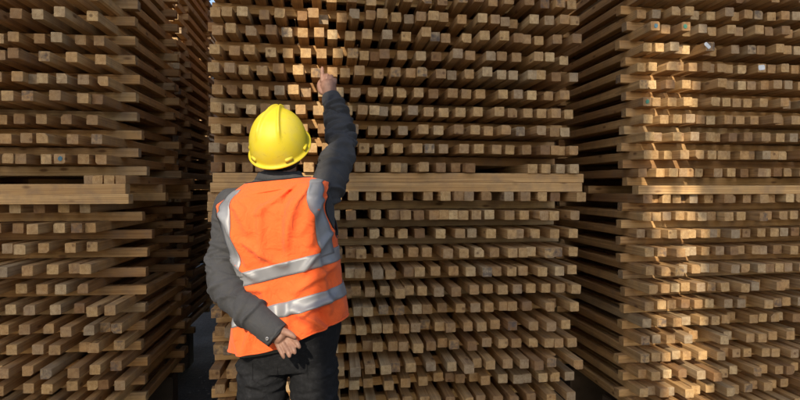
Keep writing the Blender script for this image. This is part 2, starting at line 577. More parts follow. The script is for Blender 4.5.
# gravel, bark and chips
rng = random.Random(77)
cv, cf = [], []
for i in range(2600):
    x, y = rng.choice(((rng.uniform(-1.0, -.45), rng.uniform(1.6, 7)), (rng.uniform(1.1, 1.8), rng.uniform(2.2, 7)), (rng.uniform(-2, 2.6), rng.uniform(1.2, 2.9))))
    s_ = rng.uniform(.003, .013)
    ax = [s_ * rng.uniform(.6, 1.8), s_ * rng.uniform(.6, 1.4), s_ * rng.uniform(.3, .8)]
    a = rng.uniform(0, 3.14)
    o = len(cv)
    for dx, dy, dz in ((1, 0, 0), (0, 1, 0), (-1, 0, 0), (0, -1, 0), (0, 0, 1), (.2, .1, -1)):
        X, Y = dx * ax[0] * rng.uniform(.7, 1.2), dy * ax[1]
        cv.append((x + X * math.cos(a) - Y * math.sin(a), y + X * math.sin(a) + Y * math.cos(a), .006 + s_ * .3 + dz * ax[2]))
    for k in range(4):
        cf += [(o + k, o + (k + 1) % 4, o + 4), (o + (k + 1) % 4, o + k, o + 5)]
tag(mesh_obj('gravel', cv, cf, simple('stone_chips', (.16, .14, .12), .9, var=.6, scale=40)),
    'loose stones and wood chips on the dark ground', 'gravel', kind='stuff')

# added board wall, out of view behind the camera: it throws the shade and its two openings let the sun through
M_SHADE_WALL = simple('shade_wall_boards', (.42, .28, .15), .85, (18, .4), .3, 6)  # warm board tone picked for light bounced off the added wall
WY = -3.0


def q_at(X, Y, Z):
    t = (Y - WY)
    return X - .29 * t, Z + .60 * t


pan = []
xA0, _ = q_at(-.50, 2.0, 0)
xA1, _ = q_at(-.05, 2.0, 0)
xB0, _ = q_at(-.20, 2.66, 0)
xB1, _ = q_at(.03, 2.66, 0)
xC0, _ = q_at(1.60, 2.66, 0)
xC1, _ = q_at(1.86, 2.66, 0)
zA = CAM_H + .36 + .6 * 5.0
zC = CAM_H + .80 + .6 * 5.66
TOPW = 6.5
LOW = 1.0          # the added wall starts this high, so bounced light comes in below
pan += [(-3.4, xA0, LOW, TOPW), (xA1, xC0, LOW, TOPW), (xC1 + .1, 1.35, LOW, TOPW), (xC0, xC1 + .1, LOW, LOW + .9),
        (xC0, xC1 + .1, zC, TOPW), (xC0, xC0 + .09, LOW + .9, 4.1), (xC0, xC0 + .045, 4.1, 4.7), (xC1 + .05, xC1 + .1, 4.1, 4.7), (xC1, xC1 + .1, 4.7, zC),
        (xC0 + .115, xC0 + .145, 4.1, zC), (xA0, xA1, LOW, LOW + 1.1), (xA0, xB0, zA, TOPW), (xB1, xA1, zA, TOPW)]
for i, xp in enumerate((-3.4, -2.2, -.75, 1.19)):
    pan.append((xp, xp + .16, 0, LOW - .004))
sv, sf = [], []
for (a, b_, c, d) in pan:
    n = max(1, round((d - c) / .22))
    for i in range(n):
        z0, z1 = c + (d - c) * i / n, c + (d - c) * (i + 1) / n
        v, f = box(a, b_, WY - .03 - .008 * (i % 2), WY + .0 + .006 * (i % 2), z0 - .004, z1 + .004, .003)
        o = len(sv)
        sv += v
        sf += [tuple(q + o for q in t) for t in f]
tag(mesh_obj('shade_wall', sv, sf, M_SHADE_WALL), 'unseen tall board wall added to shade the stacks and shape the sun shafts', 'wall', kind='thing')

# added pale concrete, out of view, to bounce sunlight up at the stacks
vv, ff = box(-9, 9, -30, 2.25, -.15, .020, .01)
g = NT('pale_bounce_concrete')
tc = g.n('TexCoord')
n1 = g.n('TexNoise', _Scale=2.0, _Detail=8.0, _Roughness=.65)
g.l(tc.outputs['Object'], n1.inputs['Vector'])
g.l(g.ramp(n1.outputs[0], [(.3, (.13, .115, .09)), (.7, (.22, .195, .155))]), g.b.inputs['Base Color'])
g.set(Roughness=.85)
g.bump(n1.outputs[0], .4, .01)
tag(mesh_obj('bounce_pavement', vv, ff, g.m), kind='structure')


# ================================================================== the worker
rng = random.Random(5)
SC = 271.0                       # pixels per metre at the worker
camR = cam.rotation_euler.to_matrix()
VR = (camR @ Vector((1, 0, 0))).normalized()          # to the viewer's right
VB = Vector((camR.col[2].x, camR.col[2].y, 0)).normalized()   # towards the viewer, level
VU = Vector((0, 0, 1))


def cr(p0, p1, p2, p3, t):
    return ((p1 * 2) + (p2 - p0) * t + (p0 * 2 - p1 * 5 + p2 * 4 - p3) * t * t + (p1 * 3 - p0 - p2 * 3 + p3) * t * t * t) * .5


def spline(pts, rad, per):
    P, Q = [], []
    n = len(pts)
    for i in range(n - 1):
        a, b, c, d = pts[max(i - 1, 0)], pts[i], pts[i + 1], pts[min(i + 2, n - 1)]
        ra, rb, rc, rd = rad[max(i - 1, 0)], rad[i], rad[i + 1], rad[min(i + 2, n - 1)]
        for k in range(per):
            t = k / per
            P.append(cr(a, b, c, d, t))
            Q.append(cr(Vector((ra, 0, 0)), Vector((rb, 0, 0)), Vector((rc, 0, 0)), Vector((rd, 0, 0)), t).x)
    P.append(pts[-1])
    Q.append(rad[-1])
    return P, Q


def tube(pts, rad, segs=20, per=6, disp=None, flat=1.0, flat_dir=None, cap=True, round_end=True):
    P, Q = spline(pts, rad, per)
    vs, fs = [], []
    up = flat_dir or Vector((0.1, 0.3, 1))
    n = len(P)
    L = 0
    last = None
    for i, (p, r) in enumerate(zip(P, Q)):
        t = (P[min(i + 1, n - 1)] - P[max(i - 1, 0)]).normalized()
        if last is None:
            x = t.cross(up).normalized()
        else:
            x = (last - t * last.dot(t)).normalized()
        last = x
        y = t.cross(x).normalized()
        if i: L += (p - P[i - 1]).length
        rr = r
        if round_end and cap:
            e = min(i, n - 1 - i)
            if e < 3: rr = r * (.45, .78, .94)[e]
        for k in range(segs):
            a = 2 * math.pi * k / segs
            d = rr + (disp(L, a, i / (n - 1)) if disp else 0)
            vs.append(p + x * (math.cos(a) * d) + y * (math.sin(a) * d * flat))
    for i in range(n - 1):
        for k in range(segs):
            j = (k + 1) % segs
            fs.append((i * segs + k, i * segs + j, (i + 1) * segs + j, (i + 1) * segs + k))
    if cap:
        fs.append(tuple(range(segs - 1, -1, -1)))
        fs.append(tuple((n - 1) * segs + k for k in range(segs)))
    return vs, fs


def join(parts):
    V, F = [], []
    for v, f in parts:
        o = len(V)
        V += list(v)
        F += [tuple(q + o for q in t) for t in f]
    return V, F


def remesh(v, f, voxel, smooth=3, fac=.5):
    me = bpy.data.meshes.new('tmp')
    me.from_pydata([tuple(q) for q in v], [], f)
    bm = bmesh.new()
    bm.from_mesh(me)
    bmesh.ops.recalc_face_normals(bm, faces=bm.faces[:])
    bm.to_mesh(me)
    bm.free()
    o = bpy.data.objects.new('tmp', me)
    COL.objects.link(o)
    m = o.modifiers.new('r', 'REMESH')
    m.mode = 'VOXEL'
    m.voxel_size = voxel
    s_ = o.modifiers.new('s', 'SMOOTH')
    s_.iterations = smooth
    s_.factor = fac
    dg = bpy.context.evaluated_depsgraph_get()
    dg.update()
    e = o.evaluated_get(dg).to_mesh()
    V = [tuple(q.co) for q in e.vertices]
    F = [tuple(p.vertices) for p in e.polygons]
    bpy.data.objects.remove(o)
    return V, F


# ---- materials
def cloth(name, col, weave=900.0, rough=.85, fold=.35, var=.12, sheen=.15, scale=7.0, wear=None):
    g = NT(name)
    tc = g.n('TexCoord')
    n = g.n('TexNoise', _Scale=scale, _Detail=5.0, _Roughness=.6)
    g.l(tc.outputs['Object'], n.inputs['Vector'])
    k = g.ramp(n.outputs[0], [(.3, (1 - var,) * 3), (.7, (1 + var,) * 3)])
    c = g.mix(1.0, col, k, 'MULTIPLY')
    if wear:
        m = g.n('TexNoise', _Scale=60.0, _Detail=6.0, _Roughness=.7)
        g.l(tc.outputs['Object'], m.inputs['Vector'])
        c = g.mix(g.ramp(m.outputs[0], [(.5, (0,) * 3), (.75, (.55,) * 3)]), c, wear)
    g.l(c, g.b.inputs['Base Color'])
    g.set(Roughness=rough, Specular_IOR_Level=.2, Sheen_Weight=sheen)
    w1 = g.n('TexNoise', _Scale=weave, _Detail=1.0)
    w2 = g.n('TexNoise', _Scale=26.0, _Detail=4.0, _Roughness=.55, _Distortion=.8)
    for q in (w1, w2): g.l(tc.outputs['Object'], q.inputs['Vector'])
    g.bump(g.math('ADD', g.math('MULTIPLY', w1.outputs[0], .08), w2.outputs[0]), fold, .01)
    return g.m


M_SKIN = simple('skin', (.23, .125, .088), .55, (90, .5), .22, 45, spec=.35)
M_HAIR = simple('dark_hair', (.02, .014, .01), .6, (200, .6), .3, 120)
M_JACK = cloth('slate_work_jacket', (.047, .048, .052), fold=.5, sheen=.03, wear=(.068, .064, .058))
M_VEST = cloth('orange_vest_fabric', (.82, .125, .028), fold=.9, var=.06, sheen=.1)
M_PIPE = cloth('black_piping', (.012, .012, .013))
M_TROU = cloth('black_denim', (.009, .0095, .011), fold=.6, sheen=0.0, wear=(.032, .033, .037))
M_BOOT = simple('boot_leather', (.06, .035, .02), .6, (60, .3), .2)


def helmet_mat():
    g = NT('yellow_helmet_plastic')
    tc = g.n('TexCoord')
    a = g.n('TexNoise', _Scale=14.0, _Detail=8.0, _Roughness=.7)
    b = g.n('TexNoise', _Scale=160.0, _Detail=3.0)
    mp = g.n('Mapping')
    mp.inputs['Scale'].default_value = (30, 240, 60)
    mp.inputs['Rotation'].default_value = (.4, .9, .3)
    g.l(tc.outputs['Object'], mp.inputs[0])
    c_ = g.n('TexNoise', _Scale=1.0, _Detail=2.0)
    g.l(mp.outputs[0], c_.inputs['Vector'])
    for q in (a, b): g.l(tc.outputs['Object'], q.inputs['Vector'])
    dust = g.ramp(a.outputs[0], [(.48, (0,) * 3), (.72, (.38,) * 3)])
    scr = g.ramp(c_.outputs[0], [(.66, (0,) * 3), (.70, (.45,) * 3)])
    c = g.mix(dust, (.58, .47, .02), (.42, .36, .13))
    c = g.mix(scr, c, (.42, .32, .03))
    g.l(c, g.b.inputs['Base Color'])
    g.l(g.ramp(a.outputs[0], [(.35, (.42,) * 3), (.7, (.68,) * 3)]), g.b.inputs['Roughness'])
    g.set(Specular_IOR_Level=.4)
    g.bump(b.outputs[0], .06, .001)
    return g.m


M_YEL = helmet_mat()


def refl():
    g = NT('grey_reflective_tape')
    tc = g.n('TexCoord')
    n = g.n('TexNoise', _Scale=9.0, _Detail=3.0)
    v = g.n('TexVoronoi', _Scale=700.0)
    g.l(tc.outputs['Object'], n.inputs['Vector'])
    g.l(tc.outputs['Object'], v.inputs['Vector'])
    g.l(g.ramp(n.outputs[0], [(.3, (.17, .175, .19)), (.7, (.27, .275, .29))]), g.b.inputs['Base Color'])
    g.set(Roughness=.48, Metallic=.2, Specular_IOR_Level=.5)
    g.bump(v.outputs['Distance'], .15, .001)
    return g.m


M_REFL = refl()

# ---- torso: rings from hips to neck.  (centre px, centre py, half width px, tilt deg, half depth m, depth from camera)
RINGS = [(290, 392, 51, 2, .118, 2.085), (290, 366, 53, 5, .122, 2.08), (290, 338, 52, 12, .120, 2.075), (290, 312, 50, 14, .116, 2.07),
         (289, 285, 48, 14, .114, 2.07), (287, 258, 47.5, 14, .118, 2.07), (283, 232, 51, 12, .124, 2.075), (278, 210, 56, 11, .124, 2.08),
         (276.5, 199, 56, 10, .114, 2.085), (276.5, 191, 49, 10, .098, 2.09), (278, 184, 36, 8, .082, 2.09), (279.5, 177, 22, 4, .068, 2.09), (280, 168, 18, 2, .060, 2.085)]


def ring_at(t):
    """interpolated ring for t in 0..len-1"""
    n = len(RINGS)
    i = max(0, min(n - 2, int(t)))
    f = t - i
    out = []
    for c in range(6):
        a, b, c_, d = (RINGS[max(i - 1, 0)][c], RINGS[i][c], RINGS[i + 1][c], RINGS[min(i + 2, n - 1)][c])
        out.append(cr(Vector((a, 0, 0)), Vector((b, 0, 0)), Vector((c_, 0, 0)), Vector((d, 0, 0)), f).x)
    return out


def torso_pt(t, th, off=0.0):
    """th: 0 = viewer's right side, 90 = back (towards the viewer), 180 = left side"""
    px, py, hw, ti, dep, z = ring_at(t)
    c = U(px, py, z)
    a = R(ti)
    ax = VR * math.cos(a) + VU * math.sin(a)
    hwm = hw / SC
    co, si = math.cos(th), math.sin(th)
    e = 2 / 2.35
    x = math.copysign(abs(co) ** e, co) * (hwm + off)
    y = math.copysign(abs(si) ** e, si) * (dep + off)
    # shoulder blades and the hollow of the spine
    if si > 0:
        y += .010 * math.exp(-((t - 6.6) / 1.4) ** 2) * (math.exp(-((co - .5) / .28) ** 2) + math.exp(-((co + .5) / .28) ** 2))
        y -= .010 * math.exp(-(co / .16) ** 2) * max(0, min(1, (t - 2) / 2)) * (1 if t < 9 else .3)
    return c + ax * x + VB * y


def ridged(v, sharp=1.6):
    return (1 - abs(noise.noise(v)) * 2.0) ** sharp if abs(noise.noise(v)) < .5 else 0.0


def torso_mesh(t0, t1, nt_, ns, off, disp=None):
    vs, fs = [], []
    for i in range(nt_ + 1):
        t = t0 + (t1 - t0) * i / nt_
        for k in range(ns):
            th = 2 * math.pi * k / ns
            d = off + (disp(t, th) if disp else 0)
            vs.append(torso_pt(t, th, d))
    for i in range(nt_):
        for k in range(ns):
            j = (k + 1) % ns
            fs.append((i * ns + k, (i + 1) * ns + k, (i + 1) * ns + j, i * ns + j))
    fs.append(tuple(range(ns)))
    fs.append(tuple(nt_ * ns + k for k in range(ns - 1, -1, -1)))
    return vs, fs


# ---- arm and leg joints
LS, LM, LE, LF, LW = U(231, 205, 2.085), U(225.5, 242, 2.06), U(226, 284, 1.985), U(249, 311, 1.90), U(275, 333.5, 1.885)
RS, RM, RE, RF, RW = U(318, 198, 2.09), U(331, 176, 2.14), U(341, 146, 2.28), U(338.5, 120, 2.40), U(331.5, 99, 2.49)
HL, HR = U(262, 372, 2.085), U(314.5, 371, 2.09)
KL, KR = U(262, 372, 2.0), U(315, 372, 2.0)
KL.z, KR.z = .50, .50
KL += VB * -.08
KR += VB * -.08
AL = KL + VU * -.40 + VB * .06 - VR * .03
AR = KR + VU * -.40 + VB * .06 + VR * .03
FEET = [(AL, Vector((-.14, 1, 0))), (AR, Vector((.16, 1, 0)))]

# ---- hands
parts = []
parts.append(torso_mesh(1.4, 11.6, 46, 36, -.03))
# neck and head (head tipped back, looking up at the boards)
HEAD = U(279, 138.5, 2.07)
pitch_h = R(30)
fw = (-VB * math.cos(pitch_h) + VU * math.sin(pitch_h) + VR * .05).normalized()
rt = (VR - fw * VR.dot(fw)).normalized()
hu = rt.cross(fw).normalized()
parts.append(tube([U(280, 182, 2.10), U(280, 170, 2.10), HEAD - hu * .03], [.066, .060, .062], 20, 5))
hv, hf = [], []
nh, ns = 26, 28
for i in range(nh + 1):
    ph = math.pi * i / nh - math.pi / 2
    for k in range(ns):
        th = 2 * math.pi * k / ns
        x, y, z = math.cos(ph) * math.cos(th), math.cos(ph) * math.sin(th), math.sin(ph)
        X, Y, Z = x * .074, y * .094, z * .118
        if z < 0:                      # jaw: narrower, and pushed forward
            X *= 1 - .32 * z * z
            Y = Y * (1 - .25 * z * z) + .022 * -z
        if y > 0:                      # brow, eye hollows, lips and chin
            Y -= .008 * math.exp(-((z - .02) / .10) ** 2) * math.exp(-((abs(x) - .36) / .16) ** 2)
            Y += .006 * math.exp(-((z - .20) / .08) ** 2)
            Y += .006 * math.exp(-((z + .58) / .07) ** 2) * math.exp(-(x / .3) ** 2) + .008 * math.exp(-((z + .88) / .08) ** 2)
        hv.append(HEAD + rt * X + fw * Y + hu * (Z - .035))
for i in range(nh):
    for k in range(ns):
        j = (k + 1) % ns
        hf.append((i * ns + k, i * ns + j, (i + 1) * ns + j, (i + 1) * ns + k))
parts.append((hv, hf))


def H(x, y, z):
    return HEAD + rt * x + fw * y + hu * (z - .035)


parts.append(tube([H(0, .088, .012), H(0, .104, -.012), H(0, .112, -.030), H(0, .096, -.036)], [.007, .009, .013, .009], 10, 3))   # nose
for s in (-1, 1):   # ears
    parts.append(tube([H(s * .074, -.008, .018), H(s * .084, -.018, .012), H(s * .085, -.016, -.018), H(s * .074, -.004, -.036)], [.007, .008, .008, .007], 10, 3))
# arms
parts.append(tube([LS, LM, LE, LF, LW], [.050, .045, .040, .037, .029], 18, 5))
parts.append(tube([RS, RM, RE, RF, RW], [.050, .046, .040, .036, .028], 18, 5))
# legs and feet
for hp, kn, an, (_, fd) in ((HL, KL, AL, FEET[0]), (HR, KR, AR, FEET[1])):
    parts.append(tube([hp + VU * .08, hp - VU * .12, kn + VU * .12, kn, kn - VU * .14, an], [.060, .066, .058, .052, .052, .038], 18, 4))
    d = (-VB * fd.y + VR * fd.x).normalized()
    hb = Vector((an.x, an.y, .055))
    parts.append(tube([hb - d * .05, hb + d * .03, hb + d * .11 - VU * .015, hb + d * .17 - VU * .025], [.036, .040, .034, .024], 14, 3))

# left hand: lies on the small of the back, palm to the viewer, fingers curled down and right
zl = 1.875


def hand_px(path, radii, per=4, segs=12):
    return tube([U(*p) for p in path], radii, segs, per)


lp = []
lp.append(hand_px([(274, 333, 1.885), (278.5, 336, 1.885), (282.5, 338, 1.882), (285, 340, 1.88)], [.026, .029, .029, .022], 4, 16))
lp.append(hand_px([(279, 331, 1.878), (285, 332, 1.868), (291, 334.5, 1.860), (296, 338.5, 1.858)], [.0165, .0135, .0105, .0078]))      # thumb across the top of the palm
lp.append(hand_px([(285, 335, 1.888), (291.5, 338, 1.880), (296.6, 342.6, 1.866), (300.0, 348.6, 1.856)], [.0118, .0095, .0088, .0076]))     # index
lp.append(hand_px([(284, 338, 1.882), (289.5, 343.0, 1.874), (293.2, 348.6, 1.858), (295.3, 354.4, 1.850)], [.0120, .0096, .0089, .0077]))  # middle
lp.append(hand_px([(281, 340, 1.878), (284.8, 346.3, 1.866), (288.2, 352.2, 1.852), (290.1, 357.8, 1.846)], [.0120, .0094, .0087, .0075]))   # ring
lp.append(hand_px([(276.5, 340, 1.876), (278.8, 347.0, 1.866), (282.0, 353.2, 1.856), (284.4, 358.8, 1.852)], [.0112, .0086, .0078, .0066]))   # little
parts += lp
# right hand: back of the hand to the viewer, index finger straight up against the boards, the others folded
rp = []
rp.append(hand_px([(331.5, 99, 2.49), (329.8, 93, 2.505), (328.3, 86, 2.515), (327.3, 80.5, 2.522)], [.027, .032, .036, .030], 4, 16))
rp.append(hand_px([(322.6, 83, 2.515), (322.3, 77.5, 2.522), (322.2, 72.0, 2.528), (322.2, 66.5, 2.532)], [.0125, .0100, .0092, .0074]))
rp.append(hand_px([(326.7, 82, 2.515), (326.9, 76.6, 2.520), (327.0, 75.8, 2.545), (327.0, 81.5, 2.560)], [.0125, .0110, .0100, .0080]))
rp.append(hand_px([(330.8, 82.5, 2.515), (331.2, 77.6, 2.520), (331.3, 77.0, 2.545), (331.0, 82.5, 2.558)], [.0120, .0108, .0096, .0078]))
rp.append(hand_px([(334.4, 85, 2.512), (335.0, 80.6, 2.517), (335.0, 80.2, 2.538), (334.4, 85.5, 2.552)], [.0110, .0098, .0088, .0072]))
rp.append(hand_px([(324, 94, 2.500), (320.2, 89.5, 2.512), (319.4, 84.0, 2.528), (321.8, 79.0, 2.545)], [.0150, .0125, .0105, .0085]))
parts += rp
bv, bf = join(parts)
bv, bf = remesh(bv, bf, .0029, 2, .4)
base = Vector(((AL.x + AR.x) / 2, (AL.y + AR.y) / 2, 0))
person = mesh_obj('person', bv, bf, M_SKIN, smooth=True, loc=base)
tag(person, 'person in yellow hard hat and orange vest, seen from behind, pointing up at the boards', 'person', kind='thing')

# finger nails of the left hand are out of sight; short dark hair under the helmet
hair = []
hv2, hf2 = [], []
for i in range(13):
    ph = -math.pi * .16 + (math.pi * .46) * i / 12
    for k in range(25):
        th = math.pi * (1.0 + k / 24)
        e = .006 + .002 * noise.noise(Vector((i * .9, k * .9, 3)))
        x, y, z = math.cos(ph) * math.cos(th), math.cos(ph) * math.sin(th), math.sin(ph)
        hv2.append(H(x * (.074 + e), y * (.094 + e), z * (.118 + e)))
for i in range(12):
    for k in range(24):
        hf2.append((i * 25 + k, i * 25 + k + 1, (i + 1) * 25 + k + 1, (i + 1) * 25 + k))
ho = mesh_obj('hair', hv2, hf2, M_HAIR, parent=person, smooth=True)
ho.modifiers.new('t', 'SOLIDIFY').thickness = .006

# ---- jacket
def jack_disp(t, th):
    n1 = noise.noise(Vector((math.cos(th) * 1.6, t * .9 + math.sin(th), 1.3)))
    return .004 + .006 * n1


def seg_d(px, py, ax, ay, bx, by):
    """distance to a segment and how far along it (0..1)"""
    vx, vy = bx - ax, by - ay
    t = ((px - ax) * vx + (py - ay) * vy) / (vx * vx + vy * vy)
    tc = max(0, min(1, t))
    return math.hypot(px - ax - vx * tc, py - ay - vy * tc), tc


def wrinkles(seed, n, length, centre, spread, amp, wid=(.007, .013), slope=.028):
    """creases running round a sleeve or a leg: place along it (m), angle, slant, reach, width, height"""
    r_ = random.Random(seed)
    W = []
    for i in range(n):
        l0 = r_.gauss(centre, spread) if i % 3 else r_.uniform(.04, length - .03)
        W.append((l0, r_.uniform(0, 2 * math.pi), r_.gauss(0, slope), r_.uniform(.5, 1.3), r_.uniform(*wid), amp * r_.uniform(.5, 1.2) * (1 if r_.random() < .7 else -.7)))

    def f(L, a, u):
        d = 0
        for l0, a0, sl, ext, wd, am in W:
            da = (a - a0 + math.pi) % (2 * math.pi) - math.pi
            if abs(da) > 2.2 * ext: continue
            q = (L - l0 - sl * da - .006 * math.sin(da * 2 + a0)) / wd
            if abs(q) > 3: continue
            # steep on one side, soft on the other
            g_ = math.exp(-q * q * (2.6 if q > 0 else .35))
            d += am * g_ * math.exp(-(da / ext) ** 2)
        d += .004 * noise.noise(Vector((math.cos(a) * .9, math.sin(a) * .9 + seed, L * 10)))
        return max(-.012, min(.016, d)) * min(1, (length - L) / .03 if L < length else 0) * min(1, L / .02 + .01)
    return f


jp = [torso_mesh(2.7, 11.3, 70, 64, .0, jack_disp)]
jp.append(tube([LS + VR * .05, LS, LM, LE, LF, U(270, 329, 1.885), LW], [.057, .060, .055, .054, .050, .047, .044], 72, 40, wrinkles(3, 64, .60, .30, .11, .012, (.005, .011)), round_end=False))
jp.append(tube([RS - VR * .05 - VU * .03, RS, RM, RE, RF, U(334.5, 107, 2.45), RW], [.058, .063, .058, .053, .048, .043, .040], 72, 40, wrinkles(8, 70, .66, .34, .14, .021, (.005, .010)), round_end=False))
jv, jf = join(jp)
jacket = mesh_obj('jacket', jv, jf, M_JACK, parent=person, smooth=True)


def cuff(c0, c1, r0, r1):
    return tube([c0, c0.lerp(c1, .5), c1], [r0, r1 * 1.01, r1], 40, 5, lambda L, a, u: .0012 * math.sin(a * 5 + L * 90), round_end=False)


d_ = (LW - U(262, 323, 1.89)).normalized()
v, f = cuff(LW - d_ * .040, LW + d_ * .010, .0475, .0465)
mesh_obj('cuff', v, f, M_JACK, parent=jacket, smooth=True)
d2 = (RW - RF).normalized()
v, f = cuff(RW - d2 * .040, RW + d2 * .006, .0445, .0435)
mesh_obj('cuff', v, f, M_JACK, parent=jacket, smooth=True)
# snap button on the cuff
bc = U(270.6, 334.8, 1.885) + VB * .0475
nb = (VB + VU * -.1).normalized()
bx = nb.cross(VU).normalized()
by = nb.cross(bx)
vv, ff = [], []
for rr, h_ in ((.0065, 0), (.0065, .003), (.005, .004), (.0028, .0026), (0.0005, .0026)):
    for k in range(18):
        a = 2 * math.pi * k / 18
        vv.append(bc + bx * (rr * math.cos(a)) + by * (rr * math.sin(a)) + nb * h_)
for i in range(4):
    for k in range(18):
        j = (k + 1) % 18
        ff.append((i * 18 + k, i * 18 + j, (i + 1) * 18 + j, (i + 1) * 18 + k))
mesh_obj('snap_button', vv, ff, simple('grey_metal_snap', (.35, .35, .36), .35, metal=.8), parent=jacket, smooth=True)
# collar: standing, folded outward a little
cvv, cff = [], []
prof = [(.000, .064), (.014, .067), (.026, .066), (.033, .069), (.030, .075), (.018, .080), (.002, .088)]
cc = U(280, 181, 2.095)
ca = (VU + VB * .10).normalized()
for k in range(49):
    a = 2 * math.pi * k / 48
    for (h_, r_) in prof:
        wv = .003 * math.sin(a * 3 + h_ * 60)
        cvv.append(cc + ca * (h_ + wv) + VR * (math.cos(a) * (r_ + .002)) + VB * (math.sin(a) * (r_ - .002)))
m_ = len(prof)
for k in range(48):
    for i in range(m_ - 1):
        cff.append((k * m_ + i, k * m_ + i + 1, (k + 1) * m_ + i + 1, (k + 1) * m_ + i))
co_ = mesh_obj('collar', cvv, cff, M_JACK, parent=jacket, smooth=True)
co_.modifiers.new('t', 'SOLIDIFY').thickness = .0035

# ---- vest: wraps the torso, open at neck and arms
T_HEM, T_ARM, T_SH, T_NECK = 2.2, 5.3, 9.2, 10.55


def hem_t(th):
    """hem lies a little lower at the left"""
    return T_HEM + .22 * max(0, math.cos(th)) - .14 * math.exp(-((math.cos(th) + .3) / .45) ** 2)


def span(t):
    """half width in radians of the back panel around the spine"""
    if t <= T_ARM: return math.pi / 2
    if t >= T_SH: return math.pi / 2
    u = (t - T_ARM) / (T_SH - T_ARM)
    return math.pi / 2 - .62 * math.sin(math.pi * min(1, u ** .8)) ** .75


VFOLDS = [(.62, 9.3, .10, 5.6, .016, .013), (.78, 8.9, .52, 5.4, .013, .012), (.40, 9.4, -.12, 7.0, .012, .008), (.30, 8.6, .02, 5.2, .010, -.008),
          (-.55, 9.2, -.30, 6.4, .016, .008), (-.05, 7.6, -.22, 5.3, .010, .008), (-.72, 7.6, -.50, 5.2, .012, .009),
          (.92, 4.4, .20, 3.9, .011, .010), (.90, 5.6, .35, 4.5, .010, .009), (-.80, 4.5, -.25, 4.2, .010, .009), (-.85, 5.5, -.40, 4.7, .009, .008),
          (.05, 3.6, .02, 2.0, .011, .014), (.15, 3.3, .62, 2.3, .013, .014), (.25, 3.1, .80, 3.3, .011, .012), (.55, 2.9, .80, 2.0, .012, -.009),
          (-.25, 4.0, -.05, 2.6, .010, .010), (-.80, 3.8, -.60, 2.0, .013, .011), (-.40, 3.2, -.55, 2.0, .012, .010), (.40, 5.9, .85, 7.4, .012, .009),
          (.18, 7.2, .10, 4.9, .008, .007), (-.45, 6.0, .05, 4.9, .011, .010), (.62, 4.9, .70, 2.9, .012, .009)]


def vest_off(t, th):
    co, si = math.cos(th), math.sin(th)
    d = .022 + .010 * max(0, 4.5 - t) / 3
    if si > -.2:
        X, Y = co * .195, t * .098            # roughly metres across and up the back
        for (ax, ay, bx, by, wd, am) in VFOLDS:
            q, k = seg_d(X, Y, ax * .195, ay * .098, bx * .195, by * .098)
            if q < wd * 3: d += 1.9 * am * math.exp(-(q / wd) ** 2) * math.sin(math.pi * (.12 + .76 * k)) ** .6
    d += .007 * noise.noise(Vector((co * 2.2, si * 1.5, t * .9))) + .0035 * noise.noise(Vector((co * 6.0 + t, si * 2.5, t * 1.6)))
    # fabric gathers over the hand resting on the back
    d += .016 * math.exp(-((x - .30) / .28) ** 2 - ((t - 2.6) / .9) ** 2) * (si > 0)
    if t > 8.6: d = d * (1 - .25 * min(1, (t - 8.6) / 2))
    return d


def vest_pt(t, th, extra=0.0):
    return torso_pt(t, th, vest_off(t, th) + extra)


def panel(front):
    nt_, nu = 130, 72
    vs, fs = [], []
    top = T_NECK - (1.3 if front else 0)
    for i in range(nt_ + 1):
        for k in range(nu + 1):
            u = -1 + 2 * k / nu
            c = math.pi / 2 if not front else -math.pi / 2
            t = T_HEM + (top - T_HEM) * i / nt_
            th = c + u * span(t)
            tt = t + (hem_t(th) - T_HEM) * (1 - (t - T_HEM) / (top - T_HEM)) ** 3
            vs.append(vest_pt(tt, th))
    for i in range(nt_):
        for k in range(nu):
            a = i * (nu + 1) + k
            fs.append((a, a + nu + 1, a + nu + 2, a + 1))
    return vs, fs


v, f = join([panel(False), panel(True)])
vest = mesh_obj('vest', v, f, M_VEST, parent=person, smooth=True)
bm = bmesh.new()
bm.from_mesh(vest.data)
bmesh.ops.remove_doubles(bm, verts=bm.verts[:], dist=.0008)
bmesh.ops.recalc_face_normals(bm, faces=bm.faces[:])
bm.to_mesh(vest.data)
bm.free()
so = vest.modifiers.new('t', 'SOLIDIFY')
so.thickness = .0025
so.offset = -1


def strip(fn, n, m, name, mat, thick=.0022, off=.0012):
    """fn(s, w) -> (t, th); s along, w across"""
    vs, fs = [], []
    for layer in (off + thick, off - .001):
        for i in range(n + 1):
            for j in range(m + 1):
                t, th = fn(i / n, j / m)
                vs.append(vest_pt(t, th, layer))
    q = (n + 1) * (m + 1)
    for i in range(n):
        for j in range(m):
            a = i * (m + 1) + j
            fs.append((a, a + 1, a + m + 2, a + m + 1))
            fs.append((q + a, q + a + m + 1, q + a + m + 2, q + a + 1))
    for i in range(n):
        for j in (0, m):
            a, b = i * (m + 1) + j, (i + 1) * (m + 1) + j
            fs.append((a, b, b + q, a + q))
    for j in range(m):
        for i in (0, n):
            a = i * (m + 1) + j
            fs.append((a, a + 1, a + 1 + q, a + q))
    o = mesh_obj(name, vs, fs, mat, parent=vest, smooth=True)
    bm = bmesh.new()
    bm.from_mesh(o.data)
    bmesh.ops.recalc_face_normals(bm, faces=bm.faces[:])
    bm.to_mesh(o.data)
    bm.free()
    return o


def hband(tc, hw, sag=0.0):
    def f_(s, w_):
        th = math.pi * 1.5 - 2 * math.pi * s          # starts and ends at the chest
        return tc + sag * math.sin(th * 1.0) + (w_ - .5) * 2 * hw, th
    return f_


strip(hband(4.74, .25, 0), 200, 6, 'reflective_band', M_REFL)
strip(hband(3.40, .235, 0), 200, 6, 'reflective_band', M_REFL)


